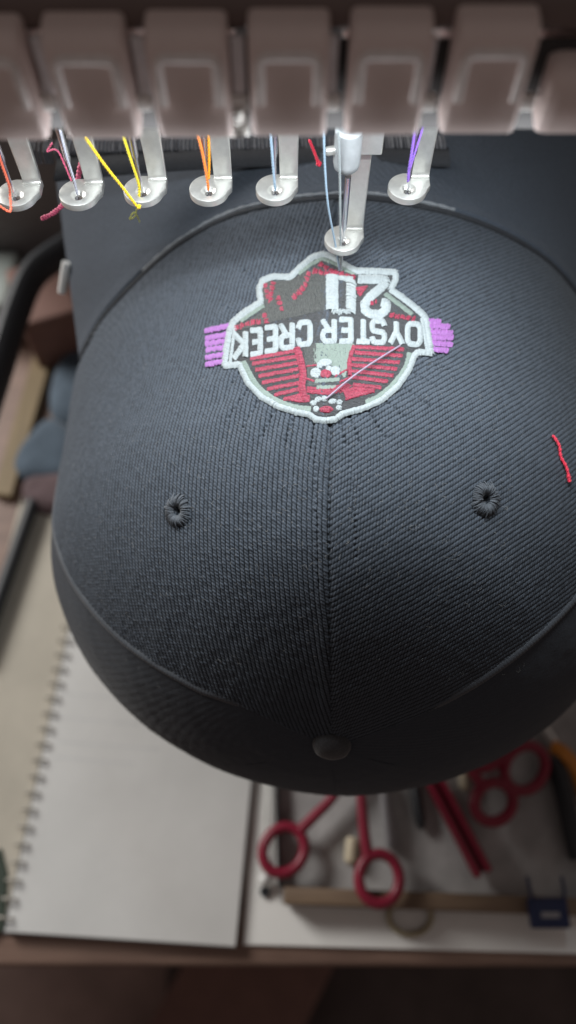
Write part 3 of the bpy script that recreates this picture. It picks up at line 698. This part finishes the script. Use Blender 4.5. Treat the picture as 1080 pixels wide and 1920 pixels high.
# digits 2 and the unfinished 0
two = [K3(300, 358), K3(500, 362), K3(512, 385), K3(455, 440), K3(385, 500), K3(345, 555), K3(352, 605), K3(395, 632), K3(470, 632), K3(512, 595), K3(515, 545), K3(478, 540)]
lt = stitch_mesh('digit', satin(two, 16.5, 1.45, jit=.6), .55, .8, .3, t_white, badge); lt['label'] = 'white upside down digit 2'
seg0 = satin([K3(95, 330), K3(97, 595)], 23, 1.45)
seg0 += [[*K3(205 + RNG.normal() * 3, y - 12), *K3(278 + RNG.normal() * 3, y + 16)] for y in np.arange(360, 620, 6.5) if int(y / 6.5) % 4 != 0]
seg0 += satin([K3(150, 348), K3(250, 358)], 9, 1.8) + satin([K3(100, 605), K3(160, 615), K3(235, 610)], 8, 3.2, jit=3)
lt = stitch_mesh('digit', seg0, .55, .8, .3, t_white, badge); lt['label'] = 'half sewn white digit 0 under the needle'
# purple flags
for a, b in [((386, 622), (429, 613)), ((388, 636), (425, 629)), ((388, 647), (423, 641)), ((389, 658), (421, 653)), ((388, 672), (420, 666)), ((388, 685), (419, 679)),
             ((802, 604), (824, 605)), ((805, 614), (841, 614)), ((806, 624), (846, 626)), ((808, 634), (847, 636)), ((809, 645), (846, 648)), ((811, 657), (838, 659))]:
    stitch_mesh('purple_bar', satin([a, b], 9.5, 1.6, jit=1.4), .4, .6, .3, t_purple, badge)
# white banner ends
for p in [C3([(140, 395), (118, 545)]), C3([(922, 360), (945, 500)])]:
    stitch_mesh('white_border', satin(p, 6, 1.6), .45, .5, .28, t_white, badge)
Pj, Nj = on_cap(np.linspace(612, 748, 12), np.linspace(752, 653, 12)); Pj = Pj + Nj * (1.3 + 1.6 * np.sin(np.linspace(0, math.pi, 12)))[:, None]
MB().tube(Pj, .30, 6).build('jump_thread', t_mauve, cap)
# lint on the cloth
fu = MB()
for k in range(800):
    u, v = 130 + 850 * RNG.random(), (640 + 640 * RNG.random() if k % 3 == 0 else 960 + 110 * RNG.normal())
    if v > 1330: continue
    P, N = on_cap(np.array([u]), np.array([v])); a = RNG.random() * 6.28
    d = np.array([math.cos(a), math.sin(a), 0]); d -= d.dot(N[0]) * N[0]; L = .6 + 2.2 * RNG.random() ** 3
    b = np.cross(N[0], d) * L * .4 * RNG.normal()
    fu.tube([P[0] + N[0] * .2, P[0] + N[0] * (.5 + .5 * RNG.random()) + d * L * .5 + b, P[0] + N[0] * (.3 + .9 * RNG.random()) + d * L], .035, 3, cap=False)
lf = fu.build('lint_fibres', mat('pale_lint', (.22, .21, .20), .8), cap, smooth=True); lf['kind'] = 'stuff'

# ================================================================== EMBROIDERY MACHINE
mach = empty('embroidery_machine', (0, 190, 300), 'embroidery machine head with a row of warm grey covers, needles and presser feet', 'sewing machine')
SL = -1.6 / 104                                      # the row rises a little to the right
zr = lambda x: -SL * x
def cover_mesh(x, wid, z0, z1, name, bulge=True):
    prof = [(151, z0), (150.4, z0 + 4), (150, z1 - .5), (150.3, z1 + 1.1), (151.2, z1 + 2.5), (152.8, z1 + 3.4), (158, z1 + 3.9), (176, z1 + 4.1)]
    xs = [(-.5, 1.5), (-.485, .6), (-.45, .15), (-.41, 0), (.41, 0), (.45, .15), (.485, .6), (.5, 1.5)]
    V = []; F = []
    for i, (y, z) in enumerate(prof):
        for f, back in xs:
            top = max(0, (i - 2) / 3.0); V.append((x + f * wid, y + back * (1 + .4 * min(top, 1)), z - back * .55 * min(top, 1.6)))
    n = len(xs)
    for i in range(len(prof) - 1):
        for k in range(n - 1): F.append((i * n + k, i * n + k + 1, (i + 1) * n + k + 1, (i + 1) * n + k))
    m0 = len(V)                                       # side walls and underside
    for s in (0, n - 1):
        b0 = len(V); V.append((V[s][0], 153, z0)); V.append((V[s][0], 176, z0 + 6))
        F.append(tuple([i * n + s for i in range(len(prof))] + [b0 + 1, b0]))
    F.append(tuple(list(range(n)) + [m0 + 2, m0]))
    return MB().add(V, F)
cov = None; proto_x = None
for i in range(-1, 6):
    x = -40.15 + 20.15 * (i - 1) + (.4 if i > 4 else 0); z0 = 390.0 + zr(x)
    if cov is None:
        cov = cover_mesh(x, 16.1, z0, 409.5 + zr(x), 'needle_cover').build('needle_cover', m_cover, mach); px = (x, z0)
        rb = MB(); zt, zb, hw = 408.2 + zr(x), 398.3 + zr(x), 5.9
        path = [(x - hw, 149.9, zb), (x - hw, 149.75, zt - 1.5), (x - hw + .5, 149.75, zt - .5), (x - hw + 1.6, 149.75, zt), (x + hw - 1.6, 149.75, zt), (x + hw - .5, 149.75, zt - .5), (x + hw, 149.75, zt - 1.5), (x + hw, 149.9, zb)]
        rib = rb.tube(path, 1.1, 8).build('raised_rib', mat('pale_rib_plastic', (.85, .80, .78), .3), cov)
    else:
        c2 = cov.copy(); col.objects.link(c2); c2.parent = mach; c2.location = Vector((x - px[0], 0, z0 - px[1])) * MM
        r2 = rib.copy(); col.objects.link(r2); r2.parent = c2
# end block on the right
eb = MB(); 
V = cover_mesh(70.5, 34, 390.6, 401, 'end').build('end_cover', m_cover, mach)
# body behind the covers
MB().box((0, 196, 446), (330, 46, 56), 5).build('head_body', m_body, mach)
MB().box((0, 172, 412), (330, 30, 7), 1.5).build('upper_rail', m_body, mach)
MB().box((0, 184, 414), (150, 3, 36), .5).build('back_plate', m_dark, mach)
m_guide = mat('pale_guide_plastic', (.80, .80, .83), .35, var=.15, nscale=150)
# grey guides, white blocks and springs seen in the gaps between the covers
gx = [-50.3, -30.1, -9.9, 10.2, 30.4, 50.8]
def at_gap(u, v, Y): return at_y(u, v, Y)
gpos = [(80, 190), (262, 190), (443, 190), (622, 190), (802, 190), (985, 175)]
for k, (u, v) in enumerate(gpos):
    for nm, v0, v1, Yd, wd, mt in [('thread_guide', 66, 172, 155.8, 2.9, m_guide), ('guide_block', 176, 204, 154.6, 4.2, m_white_pl)]:
        a, b = at_y(u, v0, Yd), at_y(u + (12 if u < 540 else -8) * .6, v1, Yd)
        c = (a + b) / 2
        MB().box((c[0], Yd, c[2]), (wd, 2.4, abs(a[2] - b[2])), .6).build(nm, mt, mach)
    a = at_y(u + (540 - u) * .03, 226, 154.5); th_ = np.linspace(0, 2 * math.pi * 6, 110)
    P = np.stack([a[0] + 2.0 * np.cos(th_), 154.5 + 1.6 * np.sin(th_), a[2] - 3.4 + 6.6 * th_ / th_[-1]], 1)
    if k == 2: MB().tube(P, .42, 6).build('spring', m_steel, mach)
MB().box((0, 157.9, 397), (250, 1, 20), .3).build('light_cut_plate', m_dark, mach)  # added lip, shaped to cut the work light off the lower crown
# needle bars, needles and presser feet
holes = [(29, 367), (146, 366), (267, 360), (391, 358), (516, 357), None, (765, 355)]
ZD = 338.0
def foot_mesh(c):
    """plate with a countersunk hole, and the flat leg that rises behind it to the right; c is the hole at the plate's top"""
    mb = MB(); n = 48; a = np.linspace(0, 2 * math.pi, n + 1)[:-1]
    tab = [(-1.0, 6.3), (7.0, 6.3), (7.0, 3.0)]
    R = []
    for t in a:
        d = np.array([math.cos(t), math.sin(t)])
        b = d @ np.array([0, 1.4]); r = b + math.sqrt(max(0, b * b - 1.96 + 36))     # circle of 6 mm centred 1.4 behind the hole
        # tab polygon hull: extend rays that leave towards the leg
        for (p, q) in [((7.0, 7.4), (7.0, 1.8)), ((7.0, 1.8), (3.6, -3.2)), ((-1.5, 7.4), (7.0, 7.4))]:
            p, q = np.array(p), np.array(q); e = q - p; den = d[0] * e[1] - d[1] * e[0]
            if abs(den) > 1e-9:
                rr = (p[0] * e[1] - p[1] * e[0]) / den; s = (p[0] * d[1] - p[1] * d[0]) / den
                if rr > 0 and 0 <= s <= 1: r = max(r, rr)
        R.append(r)
    R = np.array(R); cs = np.stack([np.cos(a), np.sin(a)], 1)
    rings = [(np.full(n, 1.15), -2.3), (np.full(n, 1.15), -1.0), (np.full(n, 2.25), 0), (np.full(n, 2.6), .05), (R - .35, .05), (R - .1, -.08), (R, -.35), (R, -2.0), (R - .3, -2.3)]
    V = [(c[0] + cs[k][0] * r[k], c[1] + cs[k][1] * r[k], c[2] + z) for r, z in rings for k in range(n)]
    m = len(rings); F = [(i * n + k, i * n + (k + 1) % n, ((i + 1) % m) * n + (k + 1) % n, ((i + 1) % m) * n + k) for i in range(m) for k in range(n)]
    mb.add(V, F)
    # leg: strip profile bent up from the plate
    pr = [(4.6, -.9), (6.0, -.75), (6.9, .1), (7.3, 1.6), (7.4, 8), (7.4, 24), (7.4, 62)]
    V = []; th = 1.5
    for i, (y, z) in enumerate(pr):
        g = i / (len(pr) - 1); hw0, hw1 = 1.4 - .5 * min(1, z / 20 if z > 0 else 0), 6.9 + .2 * min(1, max(0, z) / 20)
        dy, dz = (0, th) if i < 1 else ((-th * .5, th * .8) if i == 1 else ((-th * .8, th * .5) if i == 2 else (-th, .2 * (i == 3))))
        for x in (hw0, hw0 + .3, hw1 - .3, hw1):
            ins = .25 if x in (hw0, hw1) else 0
            V.append((c[0] + x, c[1] + y + dy + (ins if i > 2 else 0), c[2] + z + dz - (ins if i <= 2 else 0)))
        for x in (hw1, hw0): V.append((c[0] + x, c[1] + y, c[2] + z))
    k = 6; F = [(i * k + j, i * k + (j + 1) % k, (i + 1) * k + (j + 1) % k, (i + 1) * k + j) for i in range(len(pr) - 1) for j in range(k)]
    F += [tuple(range(k)), tuple((len(pr) - 1) * k + j for j in range(k))]
    mb.add(V, F)
    return mb
def needle(c, top, parent):
    nd = MB().lathe((c[0], c[1], c[2] - 3.0), (0, 0, 1), [(.05, 0), (.32, 1.8), (.42, 3.5), (.45, 9), (.5, 14), (.95, 16), (.98, 26), (.98, top - c[2] + 3)], 12).build('needle', m_needle, parent)
    MB().lathe((c[0], c[1], c[2] + 22), (0, 0, 1), [(2.0, 8), (2.4, 8.6), (2.4, 30)], 16).build('clamp', m_steel, nd)
    return nd
fm = None; hs = []
for i, h in enumerate(holes):
    if h is None: hs.append(None); continue
    c = at_z(*map(float, h), ZD); hs.append(c)
    if fm is None:
        fm = foot_mesh(c).build('presser_foot', m_steel, mach); nm = needle(c, 420, mach); c00 = c
    else:
        f2 = fm.copy(); col.objects.link(f2); f2.parent = mach; f2.location = Vector(c - c00) * MM
        n2 = nm.copy(); col.objects.link(n2); n2.parent = mach; n2.location = f2.location
        k2 = nm.children[0].copy(); col.objects.link(k2); k2.parent = n2
# working needle and its lowered foot
cA = at_y(np.array(643.), np.array(452.), hs[4][1] + .4)
fa = fm.copy(); col.objects.link(fa); fa.parent = mach; fa.location = Vector(cA - c00) * MM; fa['label'] = 'lowered presser foot touching the badge'
tip = at_y(np.array(639.), np.array(512.), cA[1])
na = MB().lathe((cA[0], cA[1], tip[2] - 1), (0, 0, 1), [(.05, 0), (.35, 2), (.45, 4), (.5, 18), (.95, 21), (.98, 40)], 12).build('needle', m_needle, mach); na['label'] = 'working needle going down into the badge'
cz = at_y(np.array(634.), np.array(318.), cA[1])
MB().lathe((cA[0] - .8, cA[1], cz[2]), (0, 0, 1), [(2.6, 0), (3.7, 1.2), (4.0, 3), (4.0, 13), (3.0, 13.6), (3.0, 70)], 24).build('clamp', mat('grey_clamp_enamel', (.36, .37, .38), .45), na)
MB().lathe((cA[0] - 4.6, cA[1] - .6, cz[2] + 7), (-1, -.25, 0), [(1.3, 0), (1.3, 2.2), (1.0, 2.6)], 16).build('screw', m_steel, na)
MB().box((cA[0] + 4.4, cA[1] + 5, cz[2] + 27), (11, 3, 50), .6).build('foot_bar', m_steel, mach)
# dark base behind the cap and the strap across the bill
MB().box((-120, 575, 120), (330, 180, 236), 6).build('machine_base', m_dkgrey, mach)
def bill_z(x, y):
    t = y - YSEAM - .25; k = min(1, max(0, t / 70)); f = (x - (-93 - 14 * k)) / ((141 + 10 * k) - (-93 - 14 * k)); x0 = -93 + 234 * min(1, max(0, f))
    return 305.3 - (305.3 - zcyl(np.array(x0))) * (1 - .38 * k) + 1.9
V = []
for x in np.linspace(-88, 61, 90):
    c_ = ((x - 25) / 110) ** 2
    for y, dz in [(252 - 5 * c_, -1.5), (252.3 - 5 * c_, 0), (260, .6), (261, -1.5)]: V.append((x, y, 305.6 - 3 * c_ + dz))
mk('cap_strap', V, gridfaces(90, 4), m_strap, mach, smooth=True)
rg = MB()
for x in np.arange(-104, 60, 1.5):
    xx = x + RNG.normal() * .12; z = 303.2 + .012 * (xx - 20); hgt = 2.6 + RNG.normal() * .25
    rg.tube([(xx, 258.6, z - 2), (xx + .1, 259.6, z + hgt), (xx, 262.5, z + hgt + .6), (xx, 266, z + hgt)], .62, 6)
rg.build('ridged_band', mat('black_ridged_rubber', (.10, .10, .11), .5, var=.5, nscale=900), mach)['kind'] = 'stuff'
tb = at_y(np.array(124.), np.array(492.), 262.0); t2 = at_y(np.array(116.), np.array(548.), 257.0)
MB().tube([tb, (tb + t2) / 2, t2], 1.9, 12).build('clamp_pin', m_white_pl, mach)

# ------------------------------------------------------------------ threads
def ply(P, r, pitch=2.2):
    """two strands twisted round each other along P"""
    L = np.concatenate([[0], np.cumsum(np.linalg.norm(np.diff(P, axis=0), axis=1))]); n = int(min(160, max(24, L[-1] / pitch * 7))); s_ = np.linspace(0, L[-1], n)
    C = np.stack([np.interp(s_, L, P[:, k]) for k in range(3)], 1); Tn = np.gradient(C, axis=0); Tn /= np.linalg.norm(Tn, axis=1, keepdims=True) + 1e-9
    A = np.cross(Tn, [.3, 1, .1]); A /= np.linalg.norm(A, axis=1, keepdims=True); B = np.cross(Tn, A); mb = MB(); rs = np.interp(s_, L, np.broadcast_to(r, (len(P),)))
    for ph in (0, math.pi):
        q = s_ / pitch * 2 * math.pi + ph; mb.tube(C + (np.cos(q)[:, None] * A + np.sin(q)[:, None] * B) * (rs * .5)[:, None], rs * .62, 6)
    return mb
G = 'coloured threads through the needles'
def sewing_thread(label, pts, r, mt, cat='thread', group=G, n=24, twist=0):
    P = spline(pts, n)
    return tag(ply(P, r * .95).build('sewing_thread', mt, smooth=True), label, cat, group)
Y = lambda u, v, y: at_y(np.array(float(u)), np.array(float(v)), y)
yf = lambda i: hs[i][1]
sewing_thread('coral thread through the leftmost needle and foot, end curling below it', [Y(-14, 250, yf(0) - 2), Y(2, 305, yf(0) - 1.5), Y(16, 345, yf(0) - 1.2), Y(19, 368, yf(0) - 1), Y(20, 396, yf(0) - 6.5), Y(8, 392, yf(0) - 6.5), Y(-6, 383, yf(0) - 6.5)], .42, t_coral)
sewing_thread('pale lilac thread along the second needle from the left', [Y(113, 245, yf(1) - 2), Y(124, 290, yf(1) - 1.6), Y(138, 335, yf(1) - 1.2), Y(145, 364, yf(1) - .4)], .40, t_clear)
sewing_thread('dark pink thread curling loosely by the second needle', [Y(98, 268, yf(1) + 4), Y(88, 284, yf(1) + 4), Y(100, 280, yf(1) + 3), Y(110, 285, yf(1) + 2), Y(120, 306, yf(1)), Y(134, 340, yf(1) - 1.4)], .30, t_pink)
sewing_thread('golden yellow thread slanting across the third foot to its front edge', [Y(160, 258, yf(2) - 9), Y(195, 308, yf(2) - 8), Y(230, 352, yf(2) - 7.2), Y(256, 386, yf(2) - 7.0), Y(261, 391, yf(2) - 6.6), Y(262, 384, yf(2) - 6.2)], .46, t_gold)
sewing_thread('bright yellow thread running down into the hole of the third foot', [Y(232, 258, yf(2) - 2.4), Y(246, 302, yf(2) - 1.8), Y(259, 342, yf(2) - 1.2), Y(261, 360, yf(2) - .8), Y(260, 371, yf(2) - .8)], .46, t_yellow)
sewing_thread('orange thread running left of the fourth needle', [Y(371, 255, yf(3) - 2), Y(380, 290, yf(3) - 1.6), Y(388, 335, yf(3) - 1.2), Y(391, 356, yf(3) - .4)], .46, t_coral if False else t_orange)
sewing_thread('orange gold thread running right of the fourth needle', [Y(391, 255, yf(3) - .6), Y(392, 300, yf(3) - .8), Y(391, 336, yf(3) - .9)], .46, mat('orange_gold_thread', (.85, .32, .02), .5))
sewing_thread('pale blue thread along the fifth needle', [Y(507, 250, yf(4) - 2), Y(511, 300, yf(4) - 1.6), Y(514, 338, yf(4) - 1.2), Y(516, 356, yf(4) - .3)], .44, t_blue)
sewing_thread('violet thread running down to the rightmost foot', [Y(778, 240, yf(6) - 2), Y(772, 285, yf(6) - 1.8), Y(766, 322, yf(6) - 1.6), Y(765, 340, yf(6) - 1)], .46, t_violet)
sewing_thread('second violet strand crossing the rightmost presser foot leg', [Y(795, 232, yf(6) - 1), Y(780, 280, yf(6) - 2), Y(768, 318, yf(6) - 1.8)], .34, t_violet)
sewing_thread('pale thread hanging left of the working needle down to the cloth', [Y(607, 245, cA[1] - 6), Y(609, 310, cA[1] - 5.5), Y(615, 385, cA[1] - 5), Y(628, 455, cA[1] - 3), Y(637, 508, cA[1] - 1)], .36, t_blue)
sewing_thread('white thread straight down the working needle into the digit', [Y(634, 245, cA[1] - 5.5), Y(637, 330, cA[1] - 4), Y(638, 430, cA[1] - 2.5), Y(640, 514, cA[1] - 1)], .42, t_white)
G2 = 'thread scraps'
def scrap(label, pts, r, mt, n=30, knob=0):
    P = spline(pts, n); rr = r * (1 + .22 * np.sin(np.arange(len(P)) * 2.1)); 
    if knob: rr[-max(2, len(P) // 6):] *= knob
    return tag(ply(P, rr, 1.8).build('thread_scrap', mt, smooth=True), label, 'thread scrap', G2)
def CP(u, v, h=.9):
    P, N = on_cap(np.array([float(u)]), np.array([float(v)])); return P[0] + N[0] * h
scrap('short bright red thread scrap lying on the right side of the cap', [CP(1031, 819, 1.2), CP(1041, 838, 1.6), CP(1047, 858, 1.0), CP(1055, 880, 1.6), CP(1062, 905, 1.2)], .5, t_redl, knob=1.3)
scrap('fuzzy pink thread tail hanging below the second presser foot', [Y(151, 308, 206), Y(146, 335, 207), Y(140, 362, 206), Y(118, 384, 205), Y(98, 401, 204), Y(78, 410, 203)], .75, t_pink, 60)
scrap('small red thread tail behind the working needle', [Y(580, 262, 214), Y(588, 282, 213), Y(599, 310, 212)], .55, t_redl, knob=1.6)
scrap('tiny curled yellow green thread end below the third foot', [Y(256, 392, 215), Y(253, 405, 216), Y(243, 411, 217), Y(252, 398, 217), Y(262, 416, 218)], .22, mat('yellow_green_thread', (.5, .5, .08), .6))
